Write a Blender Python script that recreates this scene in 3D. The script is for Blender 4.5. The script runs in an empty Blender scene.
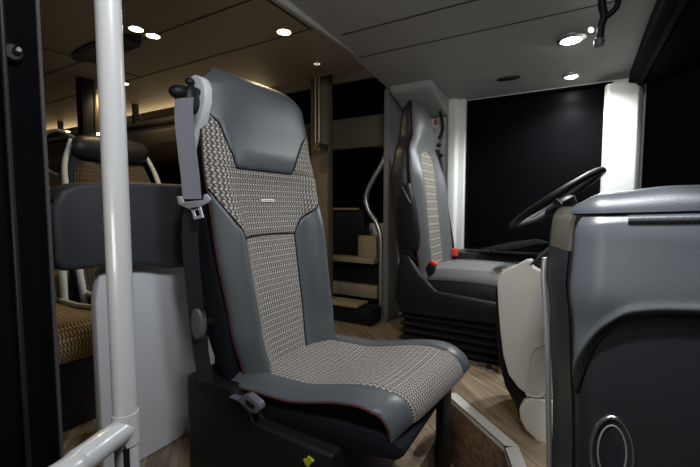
import bpy, bmesh, math, random
from mathutils import Vector, Matrix
S = bpy.context.scene
COL = S.collection
random.seed(4)
PI = math.pi

# ---------------------------------------------------------------- camera
CZ = 0.95                       # eye height above the entrance step floor
F_PX, PITCH, YAW = 385.0, math.radians(4.0), math.radians(30.1)
cam_d = bpy.data.cameras.new('camera'); cam = bpy.data.objects.new('camera', cam_d); COL.objects.link(cam)
cam_d.sensor_width = 36; cam_d.lens = 36*F_PX/700; cam_d.clip_start = .01
cam.location = (0, 0, CZ)
cam.rotation_euler = (PI/2-PITCH, 0, YAW)
S.camera = cam
S.view_settings.view_transform = 'Standard'; S.view_settings.look = 'None'
S.view_settings.gamma = 1; S.view_settings.use_curve_mapping = False
S.view_settings.exposure = 0.0

# ---------------------------------------------------------------- world (night outside)
w = bpy.data.worlds.new('night'); S.world = w; w.use_nodes = True
w.node_tree.nodes['Background'].inputs[0].default_value = (.002, .002, .0025, 1)
w.node_tree.nodes['Background'].inputs[1].default_value = 0.6

# ---------------------------------------------------------------- cockpit lamps (fixtures further down) and added fill lights
def spot(name, loc, aim, power, col, size=80, blend=.7, rad=.03):
    l = bpy.data.lights.new(name, 'SPOT'); l.energy = power; l.color = col
    l.spot_size = math.radians(size); l.spot_blend = blend; l.shadow_soft_size = rad
    o = bpy.data.objects.new(name, l); COL.objects.link(o); o.location = loc
    o.rotation_euler = (Vector(aim)-Vector(loc)).to_track_quat('-Z', 'Y').to_euler()
def area(name, loc, aim, power, col, sx, sy):
    l = bpy.data.lights.new(name, 'AREA'); l.energy = power; l.color = col
    l.shape = 'RECTANGLE'; l.size = sx; l.size_y = sy
    o = bpy.data.objects.new(name, l); COL.objects.link(o); o.location = loc
    o.rotation_euler = (Vector(aim)-Vector(loc)).to_track_quat('-Z', 'Y').to_euler()
WARM = (1, .74, .42); COOL = (.93, .97, 1)
area('entrance_fill', (.02, .25, CZ+.66), (-.62, .88, CZ-.3), 9.5, (.90, .95, 1), .30, .20)  # added fill over the steps to brighten the crew seat
area('ceiling_bounce_fill', (-.30, -.30, CZ-.10), (-.45, .9, CZ+.9), 2.6, (1, .96, .90), .30, .20)  # added up-light behind the eye, lifts the ceiling, no fixture
spot('cockpit_spot_light', (-.01, 1.92, CZ+.69), (-.05, 1.80, 0), 34, COOL, 150, .5, .02)
spot('cockpit_spot_light', (-.03, 2.28, CZ+.64), (.0, 2.1, 0), 24, COOL, 160, .5, .02)
spot('dash_sheen_fill', (-.22, .42, CZ+.66), (.05, .84, CZ-.10), 100, COOL, 27, .6, .03)  # spot added for the sheen on the dash pad, no fixture
area('cabin_ceiling_fill', (-3.6, 2.05, CZ+.715), (-3.6, 1.6, CZ+1.4), 3, WARM, 3.5, .08)  # up-light added above the rack to brighten the cabin ceiling
# (the cabin spots' lights are made with their fixtures)

# ---------------------------------------------------------------- helpers
R_ = Vector((math.cos(YAW), math.sin(YAW), 0))
Fw = Vector((-math.sin(YAW)*math.cos(PITCH), math.cos(YAW)*math.cos(PITCH), -math.sin(PITCH)))
U_ = R_.cross(Fw)
def at(px, py, X=None, Y=None, Z=None):
    """surveying aid: where the sight line through a photo point meets the plane X=, Y= or Z= (Z from the eye)"""
    d = Fw + R_*((px-350)/F_PX) - U_*((py-233.5)/F_PX)
    if X is not None: k = X/d.x
    elif Y is not None: k = Y/d.y
    else: k = Z/d.z
    return Vector((d.x*k, d.y*k, d.z*k+CZ))

class MB:
    def __init__(s): s.v = []; s.f = []; s.uv = []
    def add(s, vs, fs, uvs=None):
        n = len(s.v); s.v += [Vector(v) for v in vs]; s.f += [tuple(i+n for i in f) for f in fs]
        s.uv += uvs if uvs else [(v[0], v[1]) for v in vs]
        return s
def wpos(o):
    p = Vector((0, 0, 0))
    while o: p = p+o.location; o = o.parent
    return p
def link(name, me, mat, parent, smooth=40):
    me.update()
    o = bpy.data.objects.new(name, me); COL.objects.link(o)
    if mat: me.materials.append(mat)
    if parent:
        p = wpos(parent)
        me.transform(Matrix.Translation(-p)); o.parent = parent
    if smooth:
        me.shade_smooth()
        try: me.set_sharp_from_angle(angle=math.radians(smooth))
        except Exception: pass
    return o
def obj(name, mb, mat, parent=None, smooth=40, bevel=0, seg=2, fix=True):
    me = bpy.data.meshes.new(name)
    me.from_pydata([tuple(v) for v in mb.v], [], mb.f)
    ul = me.uv_layers.new(name='uv')
    for l in me.loops: ul.data[l.index].uv = mb.uv[l.vertex_index]
    if bevel or fix:
        bm = bmesh.new(); bm.from_mesh(me)
        if fix: bmesh.ops.recalc_face_normals(bm, faces=bm.faces)
        if bevel:
            es = [e for e in bm.edges if len(e.link_faces) == 2 and e.calc_face_angle(0) > math.radians(30)]
            bmesh.ops.bevel(bm, geom=es, offset=bevel, segments=seg, profile=.5, affect='EDGES', clamp_overlap=True)
        bm.to_mesh(me); bm.free()
    return link(name, me, mat, parent, smooth)
def box(x0, x1, y0, y1, z0, z1, mb=None):
    mb = mb or MB()
    v = [(x0,y0,z0),(x1,y0,z0),(x1,y1,z0),(x0,y1,z0),(x0,y0,z1),(x1,y0,z1),(x1,y1,z1),(x0,y1,z1)]
    return mb.add(v, [(3,2,1,0),(4,5,6,7),(0,1,5,4),(1,2,6,5),(2,3,7,6),(3,0,4,7)])
def prism(pts, d, mb=None):
    """polygon of 3-D points extruded by the vector d"""
    mb = mb or MB(); n = len(pts); d = Vector(d)
    v = [Vector(p) for p in pts] + [Vector(p)+d for p in pts]
    f = [tuple(range(n)), tuple(range(2*n-1, n-1, -1))]
    f += [(i, (i+1) % n, (i+1) % n+n, i+n) for i in range(n)]
    return mb.add(v, f)
def catmull(pts, n=8):
    P = [Vector(p) for p in pts]; P = [P[0]*2-P[1]]+P+[P[-1]*2-P[-2]]; out = []
    for i in range(1, len(P)-2):
        for k in range(n):
            t = k/n; a, b, c, d = P[i-1:i+3]
            out.append(.5*((2*b)+(c-a)*t+(2*a-5*b+4*c-d)*t*t+(3*b-a-3*c+d)*t**3))
    out.append(P[-2]); return out
def tube(pts, r, mb=None, n=14, smooth=0, closed=False):
    mb = mb or MB()
    m0 = len(pts)
    if smooth: pts = catmull(pts, smooth)
    P = [Vector(p) for p in pts]; N = len(P)
    if smooth and isinstance(r, (list, tuple)):
        r0 = r; r = []
        for i in range(N):
            q = i/(N-1)*(m0-1); k = min(int(q), m0-2); r.append(r0[k]+(r0[k+1]-r0[k])*(q-k))
    rr = r if isinstance(r, (list, tuple)) else [r]*N
    t0 = ((P[1]-P[0]).normalized() if not closed else (P[1]-P[-1]).normalized())
    up = Vector((0, 0, 1)) if abs(t0.z) < .9 else Vector((1, 0, 0))
    a = t0.cross(up).normalized(); vs = []
    for i in range(N):
        if closed: t = (P[(i+1) % N]-P[i-1]).normalized()
        else: t = (P[min(i+1, N-1)]-P[max(i-1, 0)]).normalized()
        a = (a-t*a.dot(t)).normalized(); b = t.cross(a)
        for k in range(n):
            q = 2*PI*k/n; vs.append(P[i]+(a*math.cos(q)+b*math.sin(q))*rr[i])
    fs = []
    for i in range(N if closed else N-1):
        j = (i+1) % N
        for k in range(n):
            l = (k+1) % n; fs.append((i*n+k, i*n+l, j*n+l, j*n+k))
    if not closed: fs += [tuple(range(n-1, -1, -1)), tuple((N-1)*n+k for k in range(n))]
    return mb.add(vs, fs)
def lathe(prof, c, axis, n=32, mb=None):
    """prof: (radius, height) pairs round `axis` through c"""
    mb = mb or MB(); ax = Vector(axis).normalized()
    a = ax.orthogonal().normalized(); b = ax.cross(a); c = Vector(c); vs = []
    for r, h in prof:
        for k in range(n):
            q = 2*PI*k/n; vs.append(c+ax*h+(a*math.cos(q)+b*math.sin(q))*max(r, 1e-4))
    m = len(prof)
    fs = [(i*n+k, i*n+(k+1) % n, (i+1)*n+(k+1) % n, (i+1)*n+k) for i in range(m-1) for k in range(n)]
    fs += [tuple(range(n-1, -1, -1)), tuple((m-1)*n+k for k in range(n))]
    return mb.add(vs, fs)
def grid(f, nu, nv, mb=None, uvf=None):
    """surface f(a,b), a,b in 0..1"""
    mb = mb or MB(); vs = []; uv = []
    for j in range(nv+1):
        for i in range(nu+1):
            p = Vector(f(i/nu, j/nv)); vs.append(p); uv.append(uvf(i/nu, j/nv) if uvf else (i/nu, j/nv))
    fs = [(j*(nu+1)+i, j*(nu+1)+i+1, (j+1)*(nu+1)+i+1, (j+1)*(nu+1)+i) for j in range(nv) for i in range(nu)]
    return mb.add(vs, fs, uv)
def loft(secs, mb=None):
    """closed rings of equal length, capped"""
    mb = mb or MB(); n = len(secs[0]); vs = [p for s in secs for p in s]
    fs = [(i*n+k, i*n+(k+1) % n, (i+1)*n+(k+1) % n, (i+1)*n+k) for i in range(len(secs)-1) for k in range(n)]
    fs += [tuple(range(n-1, -1, -1)), tuple((len(secs)-1)*n+k for k in range(n))]
    return mb.add(vs, fs)
def lerp_tab(tab, x):
    if x <= tab[0][0]: return tab[0][1]
    for (a, p), (b, q) in zip(tab, tab[1:]):
        if x <= b:
            t = (x-a)/(b-a); t = t*t*(3-2*t) if SMOOTH[0] else t
            return p+(q-p)*t
    return tab[-1][1]
SMOOTH = [False]
def tag(o, label=None, cat=None, group=None, kind=None):
    for k, v in (('label', label), ('category', cat), ('group', group), ('kind', kind)):
        if v: o[k] = v
    return o
def thing(name, label, cat, loc, group=None):
    o = bpy.data.objects.new(name, None); COL.objects.link(o); o.location = loc; o.empty_display_size = .05
    return tag(o, label, cat, group)
def struct(name, mb, m, **k): return tag(obj(name, mb, m, **k), kind='structure')
def copy_tree(o, parent=None):
    c = o.copy(); COL.objects.link(c); c.parent = parent
    for ch in list(o.children): copy_tree(ch, c)
    return c

# ---------------------------------------------------------------- materials
def mat(name, col, rough=.5, metal=0, bump=0, bscale=200, spec=.5, coat=0, emit=None, es=0, noise=0, nscale=8):
    m = bpy.data.materials.new(name); m.use_nodes = True; nt = m.node_tree; b = nt.nodes['Principled BSDF']
    b.inputs['Base Color'].default_value = (*col, 1); b.inputs['Roughness'].default_value = rough
    b.inputs['Metallic'].default_value = metal; b.inputs['Specular IOR Level'].default_value = spec
    b.inputs['Coat Weight'].default_value = coat
    tc = nt.nodes.new('ShaderNodeTexCoord')
    if emit:
        b.inputs['Emission Color'].default_value = (*emit, 1); b.inputs['Emission Strength'].default_value = es
    if noise:
        n = nt.nodes.new('ShaderNodeTexNoise'); n.inputs['Scale'].default_value = nscale; n.inputs['Detail'].default_value = 5
        nt.links.new(tc.outputs['Object'], n.inputs['Vector'])
        mx = nt.nodes.new('ShaderNodeMix'); mx.data_type = 'RGBA'
        mx.inputs['A'].default_value = (*[c*(1-noise) for c in col], 1); mx.inputs['B'].default_value = (*[min(1, c*(1+noise)) for c in col], 1)
        nt.links.new(n.outputs['Fac'], mx.inputs['Factor']); nt.links.new(mx.outputs['Result'], b.inputs['Base Color'])
    if bump:
        v = nt.nodes.new('ShaderNodeTexVoronoi'); v.inputs['Scale'].default_value = bscale
        nt.links.new(tc.outputs['Object'], v.inputs['Vector'])
        bp = nt.nodes.new('ShaderNodeBump'); bp.inputs['Strength'].default_value = bump; bp.inputs['Distance'].default_value = .002
        nt.links.new(v.outputs['Distance'], bp.inputs['Height']); nt.links.new(bp.outputs['Normal'], b.inputs['Normal'])
    return m
def fabric(name, dark, light, pc=.0098, pr=.0078):
    """knit of light stitches in staggered rows on a dark ground, uv in metres"""
    m = bpy.data.materials.new(name); m.use_nodes = True; nt = m.node_tree; b = nt.nodes['Principled BSDF']
    b.inputs['Roughness'].default_value = .9; b.inputs['Specular IOR Level'].default_value = .15
    def M(op, a, c=None, clamp=False):
        n = nt.nodes.new('ShaderNodeMath'); n.operation = op; n.use_clamp = clamp
        for i, x in enumerate((a, c)):
            if x is None: continue
            if isinstance(x, (int, float)): n.inputs[i].default_value = x
            else: nt.links.new(x, n.inputs[i])
        return n.outputs[0]
    uv = nt.nodes.new('ShaderNodeUVMap'); uv.uv_map = 'uv'
    nz = nt.nodes.new('ShaderNodeTexNoise'); nz.inputs['Scale'].default_value = 90; nt.links.new(uv.outputs[0], nz.inputs['Vector'])
    sp = nt.nodes.new('ShaderNodeSeparateXYZ'); nt.links.new(uv.outputs[0], sp.inputs[0])
    V = M('DIVIDE', sp.outputs[1], pr); U = M('DIVIDE', sp.outputs[0], pc)
    row = M('FLOOR', V); fv = M('FRACT', V)
    U2 = M('ADD', U, M('MULTIPLY', row, .5))
    # slanted stitch: shift along the row height gives a chevron
    par = M('SUBTRACT', M('MULTIPLY', M('PINGPONG', row, 1), 2), 1)
    U3 = M('ADD', U2, M('MULTIPLY', M('MULTIPLY', fv, par), .22))
    c = M('ADD', M('MULTIPLY', M('SINE', M('MULTIPLY', U3, 2*PI)), .5), .5)
    r = M('SINE', M('MULTIPLY', fv, PI))
    r = M('POWER', r, .45)
    big = M('ADD', M('MULTIPLY', M('SINE', M('MULTIPLY', V, PI)), .5), .5)
    big = M('ADD', M('MULTIPLY', M('POWER', big, .5), .4), .6)
    val = M('MULTIPLY', M('MULTIPLY', r, M('ADD', M('MULTIPLY', c, .95), .08)), big)
    val = M('MULTIPLY', val, M('ADD', M('MULTIPLY', nz.outputs[0], .9), .65), True)
    mx = nt.nodes.new('ShaderNodeMix'); mx.data_type = 'RGBA'
    mx.inputs['A'].default_value = (*dark, 1); mx.inputs['B'].default_value = (*light, 1)
    nt.links.new(val, mx.inputs['Factor']); nt.links.new(mx.outputs['Result'], b.inputs['Base Color'])
    bp = nt.nodes.new('ShaderNodeBump'); bp.inputs['Strength'].default_value = .5; bp.inputs['Distance'].default_value = .001
    nt.links.new(val, bp.inputs['Height']); nt.links.new(bp.outputs['Normal'], b.inputs['Normal'])
    return m
def wood(name, rot, c1, c2, pw=.12, pl=.9):
    m = bpy.data.materials.new(name); m.use_nodes = True; nt = m.node_tree; b = nt.nodes['Principled BSDF']
    b.inputs['Roughness'].default_value = .38
    tc = nt.nodes.new('ShaderNodeTexCoord'); mp = nt.nodes.new('ShaderNodeMapping'); mp.inputs['Rotation'].default_value = rot
    nt.links.new(tc.outputs['Object'], mp.inputs[0])
    br = nt.nodes.new('ShaderNodeTexBrick'); br.inputs['Scale'].default_value = 1
    br.inputs['Brick Width'].default_value = pl; br.inputs['Row Height'].default_value = pw; br.inputs['Mortar Size'].default_value = .0015
    br.inputs['Color1'].default_value = (*c1, 1); br.inputs['Color2'].default_value = (*c2, 1); br.inputs['Mortar'].default_value = (*[c*.35 for c in c1], 1)
    nt.links.new(mp.outputs[0], br.inputs['Vector'])
    m2 = nt.nodes.new('ShaderNodeMapping'); m2.inputs['Scale'].default_value = (3, 45, 45); nt.links.new(mp.outputs[0], m2.inputs[0])
    nz = nt.nodes.new('ShaderNodeTexNoise'); nz.inputs['Scale'].default_value = 1.6; nz.inputs['Detail'].default_value = 8; nz.inputs['Distortion'].default_value = .6
    nt.links.new(m2.outputs[0], nz.inputs['Vector'])
    rp = nt.nodes.new('ShaderNodeValToRGB'); rp.color_ramp.elements[0].position = .3; rp.color_ramp.elements[0].color = (.38, .36, .34, 1)
    rp.color_ramp.elements[1].position = .7; rp.color_ramp.elements[1].color = (1.15, 1.12, 1.08, 1)
    nt.links.new(nz.outputs[0], rp.inputs[0])
    mx = nt.nodes.new('ShaderNodeMix'); mx.data_type = 'RGBA'; mx.blend_type = 'MULTIPLY'; mx.inputs['Factor'].default_value = 1
    nt.links.new(br.outputs['Color'], mx.inputs['A']); nt.links.new(rp.outputs[0], mx.inputs['B'])
    nt.links.new(mx.outputs['Result'], b.inputs['Base Color'])
    return m
LEATHER = mat('grey_leather', (.088, .097, .105), .42, bump=.12, bscale=700, spec=.45)
LEATHER_D = mat('dark_leather', (.020, .020, .022), .4, bump=.12, bscale=600)
FAB = fabric('knit_fabric', (.022, .018, .017), (.58, .53, .485))
FAB_W = fabric('knit_fabric_light', (.025, .020, .018), (.60, .54, .49), .0092, .0080)
FAB_D = fabric('driver_fabric', (.05, .045, .04), (.46, .42, .36), .012, .02)
FAB_G_SHADE = fabric('coach_fabric_shaded', (.02, .016, .010), (.22, .17, .11), .010, .010)  # darker copy of the coach fabric, headrest shade put into the colour
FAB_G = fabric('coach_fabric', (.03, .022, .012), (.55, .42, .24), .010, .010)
BLACKP = mat('black_plastic', (.007, .007, .008), .5, bump=.05, bscale=500, spec=.3)
BLACKC = mat('black_cloth', (.006, .0065, .010), .85, bump=.2, bscale=900, spec=.2)
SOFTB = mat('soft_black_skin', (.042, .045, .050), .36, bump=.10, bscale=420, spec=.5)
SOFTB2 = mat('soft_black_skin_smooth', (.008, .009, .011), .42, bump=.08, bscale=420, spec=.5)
GREYP = mat('light_grey_plastic', (.62, .65, .65), .5, bump=.15, bscale=300)
MIDG = mat('mid_grey_plastic', (.10, .105, .11), .5)
PAD = mat('charcoal_pad', (.050, .052, .058), .55, bump=.1, bscale=500)
RED = mat('red_piping', (.075, .014, .014), .8)
REDP = mat('red_button', (.75, .06, .03), .4)
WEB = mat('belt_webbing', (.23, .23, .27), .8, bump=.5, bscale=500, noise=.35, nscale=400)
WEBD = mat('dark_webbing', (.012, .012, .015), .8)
CHROME = mat('chrome', (.72, .72, .75), .22, 1)
STEELW = mat('white_painted_tube', (.50, .50, .50), .28, coat=.4)
ALU = mat('brushed_aluminium', (.55, .55, .54), .35, .9)
BRASS = mat('warm_metal', (.32, .27, .18), .35, .9)
CREAM = mat('cream_plastic', (.60, .56, .49), .42, bump=.08, bscale=600)
WHITEP = mat('white_panel', (.80, .80, .82), .5)
PILLAR = mat('pillar_white', (.70, .70, .66), .5)
CEIL = mat('ceiling_vinyl', (.40, .36, .30), .6, bump=.08, bscale=300, noise=.04, nscale=3)
CEILF = mat('cockpit_ceiling', (.36, .355, .34), .6, bump=.08, bscale=300, noise=.04, nscale=3)
SEAM = mat('dark_seam', (.03, .025, .02), .8)
BEIGE = mat('beige_trim', (.30, .25, .17), .55)
GLASS = mat('night_glass', (.0015, .0015, .002), .3, spec=.04)
DOORB = mat('door_black', (.0025, .0025, .003), .85, spec=.03)
BLIND = mat('black_blind', (.006, .006, .007), .7)
WOODF = wood('oak_vinyl_floor', (0, 0, .75), (.36, .28, .19), (.30, .235, .165))
WOODR = wood('oak_vinyl_riser', (PI/2, 0, 0), (.30, .20, .13), (.24, .165, .11))
NOSE = mat('nosing_grey', (.62, .62, .58), .35)
LAMPW = mat('warm_lamp_lens', (1, .9, .7), .3, emit=(1, .86, .58), es=25)
LAMPC = mat('cool_lamp_lens', (1, 1, 1), .3, emit=(.97, 1, .93), es=120)
YEL = mat('yellow_tag', (.45, .46, .02), .5)
SILVER = mat('silver_label', (.8, .8, .78), .35, .3)

# ================================================================ the shell
z = lambda h: CZ+h
FZ = z(-.71)                    # driver's platform and seat podium
# lower step floor
struct('floor', box(-9, .8, -.4, 2.6, -.06, 0), WOODF, smooth=0)
# raised platform with its diagonal step edge
pA = at(447, 395, Z=-.71); pB = at(505, 447, Z=-.71); pC = at(513, 470, Z=-.71)
poly = [(-9, -.38), (-.36, -.38), (-.36, 1.385), (pA.x, pA.y), (pB.x, pB.y), (pC.x, pC.y), (pC.x+.02, .95), (.78, .95), (.78, 2.58), (-9, 2.58)]
poly[2] = (-.36, pA.y-.055*1.0)
d = (Vector((pB.x, pB.y))-Vector((pA.x, pA.y))).normalized()
poly = [(-9, -.38), (-.34, -.38), (-.34, 1.20), (-.40, 1.30), (pA.x-.02, 1.30), (pA.x-.02, pA.y), (pA.x, pA.y), (pB.x, pB.y), (pC.x, pC.y), (pC.x+.02, .95), (.78, .95), (.78, 2.58), (-9, 2.58)]
struct('floor_platform', prism([(x, y, 0.002) for x, y in poly], (0, 0, FZ-.002)), WOODF, smooth=0)
m = MB()
for a, b in ((pA-Vector((d.x*.0, d.y*.0, 0)), pB), (pB, pC), (pC, Vector((pC.x+.02, .95, FZ)))):
    t = (b-a); t.z = 0; t.normalize(); n = Vector((-t.y, t.x, 0)); n = n if n.dot(Vector((.7, .7, 0))) > 0 else -n
    o_ = -n*.004
    prism([a+o_+Vector((0, 0, .004)), b+o_+t*.008+Vector((0, 0, .004)), b+n*.038+t*.012+Vector((0, 0, .004)), a+n*.038+Vector((0, 0, .004))], (0, 0, -.003), m)
    prism([a+o_+Vector((0, 0, .004)), b+o_+Vector((0, 0, .004)), b+o_+Vector((0, 0, -.012)), a+o_+Vector((0, 0, -.012))], n*.003, m)
struct('trim_step_nosing', m, NOSE, smooth=0)
m = MB(); t = (pB-pA).normalized(); n = Vector((t.y, -t.x, 0)); n = n if n.y < 0 else -n
struct('trim_step_riser', prism([pA+n*.002+Vector((0, 0, -.013)), pB+n*.002+Vector((0, 0, -.013)), Vector((pB.x, pB.y, .003))+n*.002, Vector((pA.x, pA.y, .003))+n*.002], n*.002), WOODR, smooth=0)

# left side of the coach: wall built from pieces round its windows
WY = 2.50
def wallx(x0, x1, z0, z1, mb, y0=WY, y1=WY+.08): return box(x0, x1, y0, y1, z0, z1, mb)
m = MB()
xw0, xw1 = -.60, .155
wallx(-9, xw0, 0.0, z(-.12), m); wallx(xw0, .9, 0, z(-.27), m)
wallx(-1.02, xw0, z(-.12), z(1.1), m); wallx(xw0, xw1, z(.66), z(1.1), m); wallx(xw1, .30, z(-.27), z(1.1), m)
wallx(-9, -1.02, z(.92), z(1.1), m); wallx(-9, -7.6, z(-.12), z(.92), m)
struct('wall_left', m, PILLAR, smooth=0)
wd = struct('window_1', box(xw0+.001, xw1-.001, WY+.03, WY+.04, z(-.269), z(.659)), GLASS, smooth=0)
m = MB()
for a in ((xw0, xw0+.012, z(-.27), z(.66)), (xw1-.012, xw1, z(-.27), z(.66)), (xw0+.012, xw1-.012, z(.648), z(.66)), (xw0+.012, xw1-.012, z(-.27), z(-.258))):
    box(a[0], a[1], WY-.004, WY+.03, a[2], a[3], m)
obj('window_frame', m, DOORB, wd, smooth=0)
struct('window_2', box(-7.6, -1.021, WY+.03, WY+.04, z(-.119), z(.919)), GLASS, smooth=0)
# B pillar cover and A pillar
struct('trim_1', prism([(-.735, WY-.001, z(-.3)), (-.70, WY-.06, z(-.3)), (-.655, WY-.06, z(-.3)), (-.645, WY-.03, z(-.3)), (-.603, WY-.03, z(-.3)), (-.603, WY-.001, z(-.3))], (0, 0, .98)), PILLAR, bevel=.006, seg=3)
pA0 = at(606, 84, Y=WY-.06); pA1 = at(644, 80, Y=WY-.06)
struct('trim_2', prism([(pA0.x-.002, WY-.06, z(-.3)), (pA0.x+.012, WY-.085, z(-.3)), (pA1.x-.02, WY-.085, z(-.3)), (pA1.x, WY-.06, z(-.3)), (pA1.x, WY-.001, z(-.3)), (pA0.x-.002, WY-.001, z(-.3))], (0, 0, .93)), PILLAR, bevel=.006, seg=3)
# windscreen and its blind
struct('window_3', box(.62, .63, -.38, 2.49, z(-.25), z(1.0)), GLASS, smooth=0)
struct('wall_front', box(.63, .70, -.4, 2.58, 0, z(1.1)), BLIND, smooth=0)
# header above the windscreen
hx = .215
struct('trim_3', prism([(hx, -.38, z(.62)), (hx+.01, -.38, z(.72)), (.60, -.38, z(.85)), (.60, -.38, z(.68)), (hx+.09, -.38, z(.60))], (0, 2.80, 0)), DOORB, bevel=.006)
struct('trim_4', prism([(hx+.03, -.36, z(.60)), (hx+.045, -.36, z(.617)), (hx+.06, -.36, z(.60)), (hx+.045, -.36, z(.585))], (0, 2.74, 0)), DOORB)
struct('wall_right', box(-9, -.72, -.46, -.38, 0, z(1.1)), PILLAR, smooth=0)
struct('wall_rear', box(-9.1, -9, -.4, 2.58, 0, z(1.1)), BEIGE, smooth=0)
# cockpit ceiling: nearly flat, falling towards the side window
CX = -.97
def cz_front(y):
    SMOOTH[0] = False
    return lerp_tab([(-.4, .74), (1.2, .76), (1.72, .735), (2.2, .685), (2.50, .665)], y)
ys = [-.4, 1.2, 1.715, 1.72, 1.725, 2.0, 2.2, 2.35, 2.5]
def frontceil(x0, x1):
    pts = [(x0, y, z(cz_front(y)+(.008 if abs(y-1.72) < .001 else 0))) for y in ys]
    pts += [(x0, 2.5, z(.95)), (x0, -.4, z(.95))]
    return prism(pts, (x1-x0, 0, 0))
struct('ceiling', frontceil(CX, hx+.06), CEILF, smooth=0)
m = MB()
for yy in (1.72,):
    p0 = (CX+.02, yy-.004, z(cz_front(yy)-.0006)); prism([p0, (hx, yy-.004, p0[2]), (hx, yy+.004, p0[2]), (CX+.02, yy+.004, p0[2])], (0, 0, .004), m)
struct('trim_5', m, SEAM, smooth=0)
struct('trim_13', box(-.90, -.30, 1.478, 1.486, z(cz_front(1.482))-.0015, z(cz_front(1.482))+.004), SEAM, smooth=0)
# padded duct that runs down from ceiling towards the B pillar
a0 = at(405, 78, Z=.66); 
pts = [at(398, 76, Y=1.98), at(425, 66, Y=1.98), at(462, 97, Y=2.44), at(462, 112, Y=2.44), at(440, 116, Y=2.44)]
struct('trim_6', prism([(-.96, 2.06, z(.745)), (-.96, 2.49, z(.745)), (-.96, 2.49, z(.58)), (-.96, 2.40, z(.58)), (-.96, 2.12, z(.66))], (.26, 0, 0)), CEILF, bevel=.02, seg=3)
# cabin ceiling with seams
RZ = .80
struct('ceiling_cabin', box(-9, CX, -.4, 2.02, z(RZ), z(.95)), CEIL, smooth=0)
m = MB()
for yy in (.42, 1.15, 1.465):
    box(-8.9, CX-.09 if yy < 1.4 else CX-.06, yy-.004, yy+.004, z(RZ)-.0012, z(RZ)+.002, m)
for xx in (-1.055, -2.35, -3.7, -5.0):
    box(xx-.005, xx+.005, .42 if xx < -1.1 else 1.15, 1.465, z(RZ)-.0014, z(RZ)+.002, m)
struct('trim_7', m, SEAM, smooth=0)
m = MB()
prism([(CX-.012, -.39, z(.80)), (CX+.03, -.39, z(.80)), (CX+.03, -.39, z(.735)), (CX+.012, -.39, z(.733)), (CX-.012, -.39, z(.79))], (0, 2.42, 0), m)
struct('trim_8', m, CEILF, bevel=.003)
struct('trim_9', box(CX-.022, CX-.014, 1.50, 2.02, z(RZ)-.004, z(RZ)+.002), SEAM, smooth=0)
POSTM = mat('post_brown', (.15, .125, .085), .6)
# beam across the side window and window post in the cabin
struct('trim_10', box(-7.5, -1.03, WY-.05, WY+.03, z(.42), z(.64)), POSTM, bevel=.01)
struct('trim_11', box(-1.47, -1.34, 2.03, 2.1, FZ, z(.93)), POSTM, bevel=.01)
# partition wall behind the driver
struct('wall_partition', prism([(-1.0, 2.125, FZ), (-1.0, 2.49, FZ), (-1.0, 2.49, z(.78)), (-1.0, 2.18, z(.78)), (-1.0, 2.125, z(.68))], (.035, 0, 0)), mat('partition_grey', (.16, .16, .165), .5), bevel=.006)
# luggage rack along the left side of the cabin
lr = thing('luggage_rack', 'long beige overhead luggage rack along the left side of the cabin', 'luggage rack', (-5.2, 2.2, z(.42)))
obj('rack_body', prism([(-7.5, 2.44, z(.44)), (-7.5, 1.86, z(.48)), (-7.5, 1.78, z(.56)), (-7.5, 1.80, z(.66)), (-7.5, 2.44, z(.70))], (5.2, 0, 0)), BEIGE, lr, bevel=.015)
obj('rack_rail', tube([(-7.5, 1.76, z(.60)), (-2.35, 1.76, z(.60))], .014), SEAM, lr)
for xx in (-6.6, -5.4, -4.2, -3.0):
    obj('rack_bracket', box(xx-.012, xx+.012, 1.80, 1.84, z(.63), z(.80)), SEAM, lr)
lr2 = thing('luggage_rack', 'dark underside of the overhead rack along the near right side of the cabin', 'luggage rack', (-5.2, -.1, z(.42)))
obj('rack_body', prism([(-8.8, -.37, z(.44)), (-8.8, .22, z(.48)), (-8.8, .30, z(.56)), (-8.8, .28, z(.66)), (-8.8, -.37, z(.70))], (6.4, 0, 0)), BEIGE, lr2, bevel=.015)
obj('rack_rail', tube([(-8.8, .32, z(.60)), (-2.45, .32, z(.60))], .014), SEAM, lr2)

# folded entrance door leaf at the left edge
dr = struct('door_1', box(-.735, -.72, -.33, .205, .30, z(.72)), GLASS, smooth=0)
e = at(50, 240, X=-.705).y
m = MB(); box(-.745, -.705, e-.105, e, .25, z(.73), m); box(-.745, -.705, -.36, -.30, .25, z(.73), m)
box(-.745, -.705, -.30, e-.105, .25, .30, m); box(-.745, -.705, -.30, e-.105, z(.70), z(.73), m)
obj('door_frame', m, DOORB, dr, bevel=.004)
obj('door_seal', box(-.704, -.700, e-.0035, e+.001, .26, z(.72)), mat('door_seal_grey', (.03, .03, .034), .7), dr, smooth=0)
yb = at(15, 240, X=-.690).y
obj('door_rod', tube([(-.69, yb, .26), (-.69, yb, z(.72))], .0035), BLACKP, dr)
k = at(18, 50, X=-.690)
obj('door_knob', lathe([(.004, -.012), (.006, -.008), (.006, 0), (.003, .004)], k, (1, 0, 0), 20), CHROME, dr)
obj('knob_mount', lathe([(.012, -.02), (.013, -.008), (.010, -.004)], k+Vector((0, -.004, -.003)), (1, 0, 0), 20), BLACKP, dr)

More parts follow.
